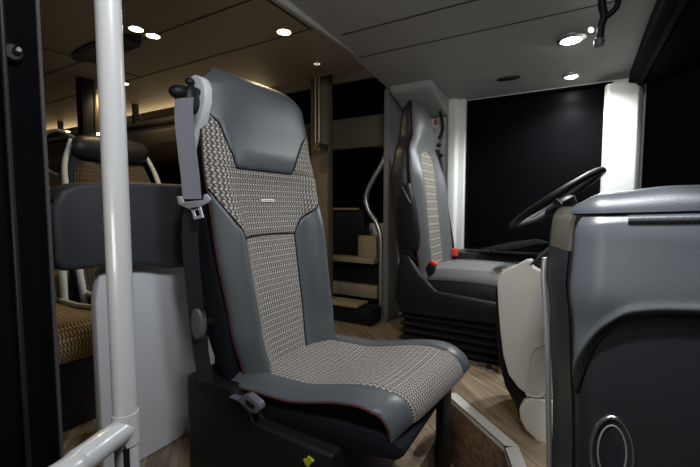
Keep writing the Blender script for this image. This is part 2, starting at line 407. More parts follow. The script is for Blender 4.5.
# ================================================================ lamps and ceiling fittings
def rnd_lamp(px, py, zc, r, m, label, power, col, name='ceiling_lamp', X=None, grp=None, size=140):
    p = at(px, py, Z=zc)
    t = thing(name, label, 'lamp', p, grp)
    obj('lamp_ring', lathe([(r*1.25, .002), (r*1.25, -.004), (r*1.02, -.006), (r*1.02, .002)], p, (0, 0, 1)), ALU, t)
    obj('lamp_lens', lathe([(r, .0015), (r, -.003), (r*.6, -.005), (.0, -.0055)], p, (0, 0, 1)), m, t)
    if power: spot('spot_light', (p.x, p.y, p.z-.02), (p.x, p.y, 0), power, col, size, .6, .02)
    return t
rnd_lamp(284, 31, RZ, .030, LAMPW, 'round warm ceiling spotlight above the crew seat', 6, WARM)
rnd_lamp(136, 28, RZ, .028, LAMPW, 'warm oval ceiling spot beside the pole, nearer of the pair', 4, WARM)
rnd_lamp(153, 35, RZ, .028, LAMPW, 'warm oval ceiling spot right of its twin near the pole', 4, WARM)
rnd_lamp(125, 83, RZ, .020, LAMPW, 'small warm ceiling spot touching the right edge of the pole', 3, WARM)
rnd_lamp(67, 131, RZ, .028, LAMPW, 'far warm ceiling spot low between the door post and the pole', 6, WARM)
def cock(px, py, yy, r, label):
    p = at(px, py, Y=yy); p.z = z(cz_front(yy))
    t = thing('cockpit_spotlight', label, 'lamp', p)
    obj('lamp_ring', lathe([(r*1.5, .003), (r*1.5, -.006), (r*1.05, -.012), (r*1.05, .0)], p, (0, 0, 1)), ALU, t)
    obj('lamp_lens', lathe([(r, -.002), (r, -.011), (r*.6, -.016), (0, -.018)], p, (0, 0, 1)), LAMPC, t)
cock(571, 42, 1.93, .038, 'bright white round spotlight high on the cockpit ceiling')
cock(571, 86, 2.33, .027, 'smaller bright spotlight just above the driver side window')
# added panel above the camera, an unseen housing for the entrance fill
t = thing('entrance_fill_panel', 'added flat white fill light panel over the entrance steps', 'lamp', (.02, .25, z(.74)))
obj('fill_housing', box(-.16, .20, .12, .38, z(.715), z(.74)), WHITEP, t, bevel=.004)
# oval air vent
p = at(105, 48, Z=RZ)
t = thing('ceiling_vent', 'black oval air vent in the cabin ceiling behind the pole', 'vent', p)
def oval(c, a, b, h0, h1, n=40, scale=1):
    return [[(c[0]+a*s*math.cos(2*PI*k/n), c[1]+b*s*math.sin(2*PI*k/n), c[2]+h) for k in range(n)] for s, h in ((1, h0), (.97, h1))]
obj('vent_bezel', loft(oval(p, .30, .075, .002, -.012)), BLACKP, t)
m = MB()
for i in range(-3, 4): box(p.x-.22, p.x+.22, p.y+i*.017-.003, p.y+i*.017+.003, p.z-.020, p.z-.012, m)
obj('vent_slats', m, MIDG, t, smooth=0)
# ceiling loudspeaker
p = at(508, 92, Y=2.24); p.z = z(cz_front(2.24))-.001
t = thing('ceiling_speaker', 'small dark oval loudspeaker in ceiling above the driver window', 'speaker', p)
obj('speaker_rim', loft(oval(p, .06, .028, .01, -.004)), SEAM, t)
obj('speaker_grille', loft(oval(p, .05, .022, -.004, -.007)), BLACKP, t)
# sensor with a ring of dots
p = at(317, 63, Z=RZ)
t = thing('ceiling_sensor', 'tiny round sensor with a ring of light dots on the cabin ceiling', 'sensor', p)
obj('sensor_disc', lathe([(.021, .001), (.021, -.003), (.018, -.005), (0, -.005)], p, (0, 0, 1)), CEIL, t)
m = MB()
for k in range(6):
    q = 2*PI*k/6; lathe([(.0042, -.0045), (.0038, -.0065), (0, -.0068)], p+Vector((.0135*math.cos(q), .0135*math.sin(q), 0)), (0, 0, 1), 10, m)
obj('sensor_dots', m, mat('dot_lens', (.9, .85, .7), .3, emit=(1, .9, .7), es=1.2), t)
# dark column hanging between ceiling and seats
p0 = at(81, 82, X=-2.66); p1 = at(98, 82, X=-2.66)
t = thing('ceiling_column', 'dark square column under the cabin ceiling left of the pole', 'column', (-2.7, (p0.y+p1.y)/2, z(.1)))
obj('column_body', box(-2.73, -2.66, p0.y, p1.y-.03, FZ+.001, z(RZ)-.001), BLACKP, t, bevel=.004)
obj('column_face', box(-2.72, -2.655, p1.y-.03, p1.y, FZ+.001, z(RZ)-.001), BRASS, t, bevel=.003)
obj('column_light', box(-2.654, -2.650, p1.y-.022, p1.y-.010, z(.40), z(.47)), LAMPW, t)
# bracket with hooks hanging by the bright spotlight
b0 = at(601, 22, Y=1.70)
t = thing('ceiling_hook', 'dark coat hook bracket hanging from the cockpit ceiling beside spotlight', 'hook', (b0.x, b0.y, z(.73)))
def a7(px, py, yy=1.66): return at(px, py, Y=yy)
obj('hook_arm', tube([a7(603, -14), a7(602, 4), a7(604, 16), a7(601, 26), a7(600, 38), a7(601, 43)], .013, smooth=5, n=10), BLACKP, t)
obj('hook_hoop', tube([a7(604, 18), a7(611, 13), a7(617, 6), a7(618, -4), a7(613, -12)], .010, smooth=5, n=10), BLACKP, t)
obj('hook_cap', lathe([(.012, -.016), (.016, -.008), (.016, .008), (.010, .014)], a7(599, 42), (0, 0, 1), 16), MIDG, t)
lp = a7(591, 30)
obj('reading_light', lathe([(.007, -.006), (.007, .006), (.003, .009)], lp, (-.3, -1, 0), 16), mat('small_lens', (1, 1, 1), .3, emit=(1, .98, .92), es=14), t)

# ================================================================ crew seat (main subject)
YC, HW = .848, .222
seat = thing('crew_seat', 'large grey leather and patterned fabric crew seat in the foreground', 'seat', (-.65, YC, FZ))
Z0, Z1 = z(-.43), z(.378)
def xc(zz): 
    SMOOTH[0] = False
    return lerp_tab([(z(-.45), -.725), (z(-.35), -.745), (z(.0), -.805), (z(.2), -.838), (z(.40), -.868)], zz)
def hw(v):
    SMOOTH[0] = True
    r = lerp_tab([(0, .190), (.15, .208), (.45, .222), (.66, .229), (.80, .224), (.93, .212), (1, .160)], v); SMOOTH[0] = False
    return r
def ycen(v): return YC+.030+.014*max(0, v-.35)/.65
def backp(t, v, out=0):
    """t -1..1 across, v 0..1 up, front skin"""
    zz = Z0+(Z1-Z0)*v
    w_ = hw(v)
    topf = 1.0
    if v > .94: topf = max(0, 1-((v-.94)/.06)**2.4)**.5
    edge = max(0, 1-abs(t)**6)**.5
    SMOOTH[0] = True
    bol = lerp_tab([(0, .050), (.45, .052), (.62, .030), (.75, .006), (1, 0)], v)
    head = lerp_tab([(.60, 0), (.74, .026), (.9, .034), (1, .030)], v)
    SMOOTH[0] = False
    a = abs(t)
    bump = bol*math.exp(-((a-.84)/.19)**2)
    hd = head*max(0, 1-(a/.95)**4)
    crown = -.011*max(0, 1-(a/.72)**4)*(1 if v < .5 else max(0, 1-(v-.5)/.15))
    dd = (.024+.012*edge+bump*edge+hd+crown*edge)*topf
    x = xc(zz)+dd
    y = ycen(v)+t*w_
    return Vector((x, y, zz-dd*.12))
def tw(s): return math.sin(s*PI/2)          # denser sampling near the edges
def panel(name, lf, rf, bf, tf, mat_, parent, nu=60, nv=60, off=0, inv=None):
    """patch of the backrest skin: t between lf(v),rf(v), v between bf(t0),tf(t0)"""
    def f(a, b):
        v = bf(a)+(tf(a)-bf(a))*b
        l, r = lf(v), rf(v)
        if a == 0: t = l
        elif a == 1: t = r
        else: t = l+(r-l)*(.5+.5*tw(2*a-1))
        p = backp(t, v)
        # tuck the border in for a sewn look
        d_ = 0
        el = min((t-l)*HW+max(0, -l-.85)*.2, (r-t)*HW+max(0, r-.85)*.2)
        ev = min((v-bf(a))*.8 if bf(a) > .01 else 1, (tf(a)-v)*.8 if tf(a) < .99 else 1)
        e_ = min(el, ev)
        if e_ < .012: d_ = -.005*(1-e_/.012)**2
        p.x += d_+off
        uvt[(a, b)] = (t*HW, v*.82)
        return p
    uvt = {}
    mb = grid(f, nu, nv)
    mb.uv = [uvt[(i/nu, j/nv)] for j in range(nv+1) for i in range(nu+1)]
    return obj(name, mb, mat_, parent, fix=False)
# shell behind the cushions
def shell_ring(zz, w_, x0, x1, n=40, ex=4):
    YC = ycen((zz-Z0)/(Z1-Z0))
    r = []
    for k in range(n):
        q = 2*PI*k/n; c, s = math.cos(q), math.sin(q)
        r.append(Vector(((x0+x1)/2+(x1-x0)/2*abs(c)**(2/ex)*(1 if c > 0 else -1), YC+w_*abs(s)**(2/ex)*(1 if s > 0 else -1), zz)))
    return r
secs = []
for j in range(25):
    v = j/24; zz = Z0+(Z1-Z0)*v
    t_ = 1 if v < .88 else max(.05, 1-((v-.88)/.12)**2.2)**.5
    secs.append(shell_ring(zz-.006, hw(v)*(.975)*(.7+.3*t_), xc(zz)-lerp_tab([(0, .12), (.5, .115), (.72, .055), (1, .035)], v)*t_, xc(zz)+.012*t_))
back = obj('backrest', loft(secs), BLACKC, seat)
# panel borders (v as height share)
vh = .855; vb = .665; vs_ = .595; vl = .43
def hl(v): SMOOTH[0] = False; return lerp_tab([(vb, .50), (vb+.012, .54), (vb+.05, .585), (vh-.05, .76), (vh, 1.0)], v)
def hlt(v, s):
    k = hl(v); return s*k-.13*max(0, min(1, (1-k)/.4))
def ml(v): SMOOTH[0] = False; return lerp_tab([(vl, .55), (vl+.06, .70), (vs_-.03, .93), (vs_, 1.0)], v)
def lot(v, s): return s*lo(v)-.14
def mlt(v, s):
    k = ml(v); return s*k-.14*max(0, min(1, (1-k)/.3))
def lo(v): SMOOTH[0] = False; return lerp_tab([(0, .50), (.2, .54), (vl, .55)], v)
one = lambda v: 1.0
panel('headrest_panel', lambda v: hlt(v, -1), lambda v: hlt(v, 1), lambda a: vb, lambda a: 1.0, LEATHER, back, 70, 70)
# shoulder fabric: centre below the headrest and the two wings beside it
panel('shoulder_fabric', lambda v: mlt(v, -1), lambda v: mlt(v, 1), lambda a: vl+.006*(math.sin(a*PI)), lambda a: vb, FAB, back, 80, 60)
for s in (-1, 1):
    l_, r_ = (lambda v: -1.0, lambda v: hlt(v, -1)) if s < 0 else (lambda v: hlt(v, 1), one)
    panel('shoulder_wing', l_, r_, lambda a: vb, lambda a: vh, FAB, back, 24, 40)
OF = -.14
panel('lumbar_fabric', lambda v: -lo(v)+OF, lambda v: lo(v)+OF, lambda a: 0.0, lambda a: vl+.006*(math.sin(a*PI)), FAB_W, back, 60, 70)
for s in (-1, 1):
    def inner(v, s=s): return lot(v, s) if v <= vl else mlt(v, s)
    l_, r_ = (lambda v: -1.0, inner) if s < 0 else (inner, one)
    panel('side_bolster', l_, r_, lambda a: 0.0, lambda a: vs_, LEATHER, back, 40, 60)
# dark filling in the stitched gaps
for s in (-1, 1):
    pts = [backp(s*1.0, v)+Vector((-.002, s*.002, 0)) for v in [i/60 for i in range(0, 59)]]
    obj('red_piping', tube(pts, .0023, n=8), RED, back)
for s in (-1, 1):
    def gus(a, b, s=s):
        p = backp(s*1.0, b*.985); q = Vector((xc(p.z)-.03, ycen(b)+s*hw(b)*.955, p.z)); return p.lerp(q, a)
    obj('side_gusset', grid(gus, 3, 40), BLACKC, back, fix=False)
tl = lambda v, f: [backp(s_*f(v), v) for s_ in (1,)]
m = MB()
for s in (-1, 1):
    tube([backp(hlt(vb+(vh-vb)*i/20, s), vb+(vh-vb)*i/20)+Vector((-.003, 0, 0)) for i in range(21)], .0022, m, 8)
    tube([backp(mlt(vl+(vs_-vl)*i/20, s), vl+(vs_-vl)*i/20)+Vector((-.003, 0, 0)) for i in range(21)], .0022, m, 8)
    tube([backp(lot(vl*i/20, s), vl*i/20)+Vector((-.003, 0, 0)) for i in range(21)], .0022, m, 8)
tube([backp(-.63+i/20, vb)+Vector((-.003, 0, 0)) for i in range(21)], .0022, m, 8)
tube([backp((-.69+1.10*i/20), vl+.006*math.sin(i/20*PI))+Vector((-.003, 0, 0)) for i in range(21)], .0025, m, 8)
obj('seam_stitching', m, BLACKC, back)
# woven label
p = backp(-.10, .558)
lb = obj('woven_label', box(p.x-.004, p.x+.0045, p.y-.026, p.y+.026, p.z-.0045, p.z+.0045), mat('label_white', (.85, .83, .76), .6), back, bevel=.001)
m = MB(); random.seed(3)
for i in range(9):
    yy = p.y-.021+i*.0047; w_ = random.choice((.0022, .003, .0034))
    box(p.x+.0045, p.x+.0049, yy, yy+w_, p.z-.0012, p.z+.0012, m)
tag(obj('label_lettering', m, mat('label_ink', (.16, .14, .12), .7), lb, smooth=0), 'tiny dark lettering on the white label')

# near side: light grey headrest cover, belt guide, shell cheek
YN = YC-HW-.0
def sd(px, py, yy): return at(px, py, Y=yy)
cov = [(188, 86), (191, 77), (198, 73), (205, 76), (209, 84), (209, 100), (205, 118), (199, 136), (196, 148), (193, 138), (191, 118), (189, 100)]
pts = [sd(a-4, b+1, YN+.026) for a, b in cov]
obj('side_cover', prism(pts, (0, .025, 0)), GREYP, seat, bevel=.006, seg=3)
sh = [(196, 150), (200, 170), (203, 200), (209, 240), (218, 285), (226, 330), (232, 385), (222, 385), (212, 350), (204, 322), (196, 300), (186, 262), (181, 232), (181, 205), (190, 180)]
pts = [sd(a, b, YN+.034) for a, b in sh]
obj('side_cheek', prism(pts, (0, .10, 0)), BLACKC, seat, bevel=.01, seg=3)
# recliner knob and strut to the base
k = sd(200, 325, YN-.002)
rk = obj('recliner_cover', loft([[Vector((k.x+.019*r_*math.cos(q), k.y+h_, k.z+.036*r_*math.sin(q)+(.01 if math.sin(q) > 0 else 0))) for q in [2*PI*i/28 for i in range(28)]] for r_, h_ in ((1, .004), (1, -.006), (.9, -.012), (.5, -.014))]), MIDG, seat)
obj('recliner_stem', lathe([(.013, 0), (.013, .045)], (k.x, k.y, k.z), (0, 1, 0), 20), BLACKP, seat)
m = MB()
prism([sd(197, 332, YN+.02), sd(203, 332, YN+.02), sd(206, 380, YN+.02), sd(196, 380, YN+.02)], (0, .015, 0), m)
prism([sd(214, 335, YN+.09), sd(226, 345, YN+.09), sd(230, 392, YN+.09), sd(214, 392, YN+.09)], (0, .03, 0), m)
obj('hinge_strut', m, BLACKP, seat, bevel=.003)
# belt guide + webbing + tongue
g = sd(183, 94, YN-.035)
m = MB()
secs = []
for i, (dx, dz, r_) in enumerate([(-.006, 0, .004), (-.003, 0, .018), (0, 0, .022), (.012, 0, .022), (.02, .0, .016), (.024, 0, .005)]): pass
def ell(c, rx, ry, rz, n=20, mb=None):
    mb = mb or MB(); secs = []
    for j in range(1, 12):
        f = PI*j/12; secs.append([Vector((c[0]+rx*math.sin(f)*math.cos(2*PI*k/n), c[1]+ry*math.sin(f)*math.sin(2*PI*k/n), c[2]-rz*math.cos(f))) for k in range(n)])
    return loft(secs, mb)
belt = obj('belt_guide', ell(sd(181, 93, YN-.03), .020, .030, .017), BLACKP, seat)
m = MB(); ell(sd(192, 100, YN-.012), .012, .02, .035, mb=m); ell(sd(190, 82, YN-.01), .010, .012, .010, mb=m); tube([sd(184, 90, YN-.03), sd(197, 92, YN+.02)], .010, m)
obj('guide_arm', m, BLACKP, belt)
wp = [(184, 98, -.036), (184, 120, -.036), (187, 150, -.034), (190, 175, -.032), (192, 199, -.032)]
cen = catmull([sd(a, b, YN+c) for a, b, c in wp], 8)
wdir = Vector((.87, .25, 0)).normalized()
def ribbon(cen, wdir, hw_, th, mb=None):
    mb = mb or MB(); nrm = wdir.cross(Vector((0, 0, 1))).normalized()
    return loft([[c-wdir*hw_-nrm*th, c+wdir*hw_-nrm*th, c+wdir*hw_+nrm*th, c-wdir*hw_+nrm*th] for c in cen], mb)
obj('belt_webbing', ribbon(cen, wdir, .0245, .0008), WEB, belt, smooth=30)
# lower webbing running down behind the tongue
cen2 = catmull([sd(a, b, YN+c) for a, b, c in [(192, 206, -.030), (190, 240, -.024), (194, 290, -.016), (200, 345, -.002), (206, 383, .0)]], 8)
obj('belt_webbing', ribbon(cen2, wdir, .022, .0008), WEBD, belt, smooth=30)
# tongue
def tg(px, py): return at(px, py, Y=YN-.040)
TONGUE = mat('tongue_metal', (.62, .62, .68), .35, .35)
to = [(176.5, 196), (181, 196), (183, 202), (193, 201), (203, 200), (203.5, 194.5), (206, 194), (210, 199), (208, 202.5), (201, 206), (198, 209), (192, 210.5), (187, 208), (178, 204.5)]
m = prism([tg(*q) for q in to], (0, .005, 0))
obj('belt_tongue', m, TONGUE, belt, bevel=.0012)
m = MB(); o4 = [tg(190.5, 208), tg(200, 206.5), tg(203, 217.5), tg(194, 219.5)]; c4 = sum(o4, Vector())/4
i4 = [c4+(q-c4)*.52 for q in o4]
for i in range(4):
    j = (i+1) % 4; prism([o4[i], o4[j], i4[j], i4[i]], (0, .003, 0), m)
obj('tongue_blade', m, TONGUE, belt, smooth=0)

# seat cushion
CB, CF = -.735, -.241
CYC, CHW = .876, .223
def ctop(s):
    SMOOTH[0] = True
    r = lerp_tab([(0, -.432), (.35, -.428), (.8, -.390), (.93, -.398), (1, -.43)], s); SMOOTH[0] = False
    return r
def cushp(t, s):
    """t across -1..1, s 0..1.25: beyond 1 it wraps down over the nose"""
    a = abs(t); edge = max(0, 1-a**5)**.5
    w_ = CHW*(1-.05*(max(0, s-.8)/.2)**2*.6) if s <= 1 else CHW*.97
    if s <= .86:
        x = CB+(CF-CB)*s; h = ctop(s)
    else:
        q = (s-.86)/.39*PI*.52; r = .058
        x0 = CB+(CF-CB)*.86; x = x0+r*math.sin(q)+.0*q; h = ctop(.86)-r*.92*(1-math.cos(q))
    bol = .016*math.exp(-((a-.80)/.16)**2)*(1-.6*min(1, s))
    dip = .010*max(0, 1-(a/.6)**2)*math.sin(min(1, s)*PI)
    drop = .008*(1-edge)
    x -= (1-edge)*.015 if s > .86 else 0
    # gently wavy far edge
    x += .020*t*s
    return Vector((x, CYC+t*w_, z(h)+bol*edge-dip-drop))
def cpanel(name, lt, rt, mat_, nu=30, nv=70):
    def f(a, b):
        l, r = lt, rt
        t = l+(r-l)*((.5+.5*tw(2*a-1)) if (abs(l) > .95 or abs(r) > .95) else a)
        s = 1.25*b; p = cushp(t, s)
        e_ = min((t-l)*CHW if l > -.99 else 1, (r-t)*CHW if r < .99 else 1)
        if e_ < .012:
            k_ = .005*(1-e_/.012)**2
            if s < .9: p.z -= k_
            else: p.x -= k_*.8; p.z -= k_*.3
        uvt[(a, b)] = (t*CHW, s*.48)
        return p
    uvt = {}; mb = grid(f, nu, nv); mb.uv = [uvt[(i/nu, j/nv)] for j in range(nv+1) for i in range(nu+1)]
    return obj(name, mb, mat_, cush, fix=False)
# body under the skin
def crings():
    out = []
    for i in range(26):
        s = 1.25*i/25; p = cushp(0, s); 
        out.append(p)
    return out
side = [(-.76, -.465), (-.60, -.462), (-.40, -.450), (-.305, -.448), (-.268, -.462), (-.262, -.475), (-.28, -.492), (-.33, -.500), (-.50, -.508), (-.70, -.508), (-.76, -.500)]
cush = obj('cushion_base', prism([(x, CYC-CHW*.97, z(h)) for x, h in side], (0, CHW*1.94, 0)), BLACKC, seat, bevel=.006, seg=2)
cpanel('cushion_fabric', -.66, .66, FAB, 60, 90)
cpanel('cushion_bolster', -1, -.66, LEATHER, 24, 60); cpanel('cushion_bolster', .66, 1, LEATHER, 24, 60)
for s_ in (-1, 1):
    pts = [cushp(s_, 1.25*i/50)+Vector((0, s_*.002, -.001)) for i in range(4, 49)]
    obj('red_piping', tube(pts, .0026, n=8), RED, cush)
# pan, pedestal, buckle
obj('seat_pan', prism([(x, .665, z(h)) for x, h in [(-.76, -.500), (-.42, -.504), (-.40, -.512), (-.45, -.52), (-.76, -.53)]], (0, .42, 0)), BLACKP, seat, bevel=.006)
bx0 = sd(185, 375, .625); 
ped = obj('pedestal', prism([(x, .628, zz) for x, zz in [(bx0.x, FZ+.002), (bx0.x, bx0.z), (-.70, bx0.z+.002), (-.64, bx0.z-.03), (-.62, z(-.50)), (-.405, z(-.505)), (-.405, FZ+.002)]], (0, .40, 0)), BLACKP, seat, bevel=.008, seg=3)
p = sd(308, 462, .618)
obj('yellow_tag', prism([sd(303, 460, .620), sd(307, 460, .620), sd(307, 457, .620), sd(310, 459, .620), sd(313, 462, .620), sd(310, 464, .620), sd(309, 467, .620), sd(306, 466, .620)], (0, .006, 0)), YEL, ped, smooth=0)
def bk(px, py): return sd(px, py, .612)
bu = obj('buckle_arm', prism([bk(228, 397), bk(238, 402), bk(250, 413), bk(256, 414), bk(260, 410), bk(258, 404), bk(247, 395), bk(242, 396), bk(238, 400)], (0, .02, 0)), mat('slate_plastic', (.09, .09, .11), .4), seat, bevel=.003)
obj('buckle_slot', prism([sd(246, 399, .6115), sd(255, 406, .6115), sd(253, 410, .6115), sd(245, 404, .6115)], (0, .002, 0)), BLACKP, bu, smooth=0)
m = MB()
for q in ((246, 379), (250, 376), (252, 381)): prism([sd(q[0]-3, q[1]+1, .70), sd(q[0]+3, q[1]-1, .70), sd(q[0]+3, q[1]+1, .70), sd(q[0]-3, q[1]+3, .70)], (0, .004, 0), m)
# dark kick post under the front of the seat
struct('trim_12', box(-.339, -.315, 1.10, 1.19, .001, z(-.56)), BLACKP, bevel=.004)

# ================================================================ driver seat
DX, DY = -.72, 2.03
DL = mat('driver_grey_leather', (.105, .108, .108), .45, bump=.12, bscale=600)
ds = thing('driver_seat', 'high-backed grey driver seat with patterned stripe and integrated headrest', 'seat', (-.55, DY, FZ))
def dhw(v):
    SMOOTH[0] = True
    r = lerp_tab([(0, .235), (.25, .245), (.55, .235), (.68, .215), (.80, .135), (.92, .12), (1, .085)], v); SMOOTH[0] = False
    return r
DZ0, DZ1 = z(-.34), z(.565)
def dxc(zz): return DX-.10*(zz-DZ0)/(DZ1-DZ0)*1.05
def dback(t, v):
    zz = DZ0+(DZ1-DZ0)*v; a = abs(t)
    edge = max(0, 1-a**5)**.5
    topf = 1 if v < .93 else max(0, 1-((v-.93)/.07)**2.4)**.5
    SMOOTH[0] = True
    bol = lerp_tab([(0, .045), (.5, .05), (.75, .005), (1, 0)], v); hd = lerp_tab([(.7, 0), (.85, .03), (1, .02)], v); SMOOTH[0] = False
    dd = (.030+.015*edge+bol*math.exp(-((a-.82)/.2)**2)*edge+hd*(1-a**3))*topf
    return Vector((dxc(zz)+dd, DY+t*dhw(v), zz-dd*.1))
secs = []
for j in range(29):
    v = j/28; zz = DZ0+(DZ1-DZ0)*v; t_ = 1 if v < .92 else max(.05, 1-((v-.92)/.08)**2.2)**.5
    SMOOTH[0] = True; th = lerp_tab([(0, .10), (.5, .11), (.75, .07), (1, .035)], v); SMOOTH[0] = False
    r = []
    for k in range(36):
        q = 2*PI*k/36; c, s = math.cos(q), math.sin(q); x0, x1 = dxc(zz)-th*t_, dxc(zz)+.032*t_
        r.append(Vector(((x0+x1)/2+(x1-x0)/2*abs(c)**.5*(1 if c > 0 else -1), DY+dhw(v)*(.97)*(.75+.25*t_)*abs(s)**.5*(1 if s > 0 else -1), zz-.004)))
    secs.append(r)
db = obj('backrest', loft(secs), LEATHER_D, ds)
def dpan(name, lf, rf, v0, v1, m_, nu=30, nv=50):
    uvt = {}
    def f(a, b):
        v = v0+(v1-v0)*b; l, r = lf(v), rf(v); t = l+(r-l)*((.5+.5*tw(2*a-1)) if (abs(l) > .95 or abs(r) > .95) else a)
        p = dback(t, v); e_ = min((t-l)*.23 if l > -.99 else 1, (r-t)*.23 if r < .99 else 1)
        if e_ < .012: p.x -= .004*(1-e_/.012)**2
        uvt[(a, b)] = (t*.23, v*.9); return p
    mb = grid(f, nu, nv); mb.uv = [uvt[(i/nu, j/nv)] for j in range(nv+1) for i in range(nu+1)]
    return obj(name, mb, m_, db, fix=False)
vt = .71
def dl(v):
    return .46 if v < vt-.08 else .46*max(.02, 1-((v-(vt-.08))/.08)**2)**.5
dpan('stripe_fabric', lambda v: -dl(v), dl, 0, vt, FAB_D, 30, 60)
dpan('headrest_skin', lambda v: -1, lambda v: 1, vt, 1, DL, 40, 30)
dpan('side_bolster', lambda v: -1, lambda v: -dl(v), 0, vt, DL, 30, 60)
dpan('side_bolster', dl, lambda v: 1, 0, vt, DL, 30, 60)
for s in (-1, 1): obj('red_piping', tube([dback(s, i/60)+Vector((-.002, s*.002, 0)) for i in range(0, 59)], .0026, n=6), RED, db)
def dat(px, py, **k): return at(px-9, py, **k)
# side armrest folded up beside the backrest
m = MB()
arm = [(402, 183), (408, 183), (413, 205), (417, 235), (416, 250), (408, 251), (400, 249), (396, 225), (396, 200)]
obj('folded_armrest', prism([dat(a, b, Y=DY-.30) for a, b in arm], (0, .045, 0)), BLACKP, ds, bevel=.012, seg=3)
obj('armrest_bolt', tube([dat(401, 188, Y=DY-.305), dat(409, 204, Y=DY-.305)], .008, n=10), BLACKP, ds)
# cushion
def dcush(t, s):
    a = abs(t); edge = max(0, 1-a**5)**.5; x0, x1 = -.72, -.25
    zt = -.315+.012*math.sin(min(1, s)*PI)
    if s <= .85: x = x0+(x1-x0)*s; h = zt
    else:
        q = (s-.85)/.4*PI*.6; x = x0+(x1-x0)*.85+.07*math.sin(q); h = zt-.06*(1-math.cos(q))
    return Vector((x, DY+t*.245, z(h)+.014*math.exp(-((a-.8)/.15)**2)*edge-.045*(1-edge)))
dc = obj('cushion', prism([(x, DY-.238, z(h)) for x, h in [(-.76, -.36), (-.5, -.345), (-.30, -.345), (-.26, -.37), (-.26, -.42), (-.30, -.44), (-.76, -.44)]], (0, .476, 0)), LEATHER_D, ds, bevel=.012, seg=3)
def dcp(name, l, r, m_):
    mb = grid(lambda a, b: dcush(l+(r-l)*((.5+.5*tw(2*a-1)) if (abs(l) > .95 or abs(r) > .95) else a), 1.25*b), 24, 50, uvf=lambda a, b: ((l+(r-l)*a)*.24, b*.55))
    return obj(name, mb, m_, dc, fix=False)
dcp('cushion_fabric', -.62, .62, mat('cushion_grey_knit', (.16, .155, .15), .9, bump=.4, bscale=250, noise=.25, nscale=120)); dcp('cushion_bolster', -1, -.62, DL); dcp('cushion_bolster', .62, 1, DL)
# valance and bellows
val = [(-.80, -.30), (-.78, -.24), (-.745, -.235), (-.68, -.33), (-.60, -.40), (-.28, -.425), (-.265, -.50), (-.28, -.52), (-.79, -.53), (-.81, -.45)]
obj('side_valance', prism([(x, DY-.27, z(h)) for x, h in val], (0, .54, 0)), BLACKP, ds, bevel=.012, seg=3)
m = MB(); hs = -.53
for i in range(5):
    h0 = hs-.036*i; c = (-.53, DY)
    def rr(k_, hh): return [Vector((-.78-k_, DY-.25-k_, z(hh))), Vector((-.30+k_, DY-.25-k_, z(hh))), Vector((-.30+k_, DY+.25+k_, z(hh))), Vector((-.78-k_, DY+.25+k_, z(hh)))]
    loft([rr(-.012, h0), rr(.010, h0-.014), rr(.010, h0-.020), rr(-.012, h0-.034)], m)
box(-.78, -.30, DY-.245, DY+.245, FZ+.001, z(-.70), m)
obj('bellows', m, BLACKP, ds, smooth=20)
# buckles and belt
def dbk(px, py, y_): return dat(px, py, Y=y_)
b_ = obj('buckle', prism([dbk(424, 268, DY-.28), dbk(428, 261, DY-.28), dbk(434, 264, DY-.28), dbk(432, 272, DY-.28), dbk(427, 277, DY-.28)], (0, .03, 0)), BLACKP, ds, bevel=.004)
obj('buckle_button', prism([dbk(427, 261, DY-.282), dbk(430, 259.5, DY-.282), dbk(436, 263.5, DY-.282), dbk(434, 265.5, DY-.282)], (0, .025, 0)), REDP, b_, bevel=.002)
b_ = obj('buckle', box(-.66, -.62, DY+.20, DY+.235, z(-.33), z(-.265)), BLACKP, ds, bevel=.004)
q0 = dat(452, 250, Y=DY+.18)
obj('buckle_button', box(q0.x, q0.x+.035, DY+.17, DY+.20, z(-.285), z(-.24)), REDP, b_, bevel=.004)
wb = MB()
cb = catmull([dat(a, b, Y=DY+.32) for a, b in [(437, 150), (440, 165), (443, 190), (447, 215), (451, 240), (452, 252)]], 8)
dbelt = obj('belt_webbing', ribbon(cb, Vector((.9, .3, 0)).normalized(), .022, .001), WEBD, ds, smooth=30)
m = MB(); tube([dat(440, 140, Y=DY+.30), dat(444, 128, Y=DY+.30), dat(441, 112, Y=DY+.30)], .010, m, smooth=4)
for (a, b) in ((440, 146), (437, 152), (442, 156)): ell(dat(a, b, Y=DY+.29), .016, .01, .012, mb=m)
obj('belt_guide', m, BLACKP, ds)
obj('belt_height_button', ell(dat(437, 123, Y=DY+.28), .012, .01, .02), mat('dull_red', (.35, .07, .06), .5), ds)

ds.location.x += .05

# ================================================================ steering wheel
wc = at(555.5, 200, Y=DY); ex = (at(598, 173, Y=DY)-at(513, 226, Y=DY)).normalized()
sw = thing('steering_wheel', 'black steering wheel seen edge-on in front of the side window', 'steering wheel', wc)
n_ = ex.cross(Vector((0, 1, 0))).normalized()
if n_.z < 0: n_ = -n_
ey = (n_.cross(ex)).normalized()
# lean slightly so a sliver of the face shows
tilt = math.radians(-3); ey2 = ey*math.cos(tilt)+n_*math.sin(tilt); n2 = ex.cross(ey2).normalized(); n2 = n2 if n2.z > 0 else -n2
rad = .218
obj('rim', tube([wc+ex*rad*math.cos(q)+ey2*rad*math.sin(q) for q in [2*PI*i/56 for i in range(56)]], .0155, closed=True, n=14), BLACKP, sw)
for q in (PI*.5, -PI*.5, PI*1.0):
    dv = ex*math.cos(q)+ey2*math.sin(q)
    obj('spoke', tube([wc-n2*.035+dv*.03, wc-n2*.03+dv*.12, wc+dv*(rad-.005)], [.018, .014, .011], n=10), MIDG, sw)
obj('hub', lathe([(.03, -.075), (.065, -.06), (.075, -.03), (.06, -.015), (0, -.012)], wc, n2, 28), BLACKP, sw)
obj('column', tube([wc-n2*.07, wc-n2*.14, wc-n2*.14+Vector((.05, 0, -.06))], [.045, .05, .055], n=16), BLACKP, sw)
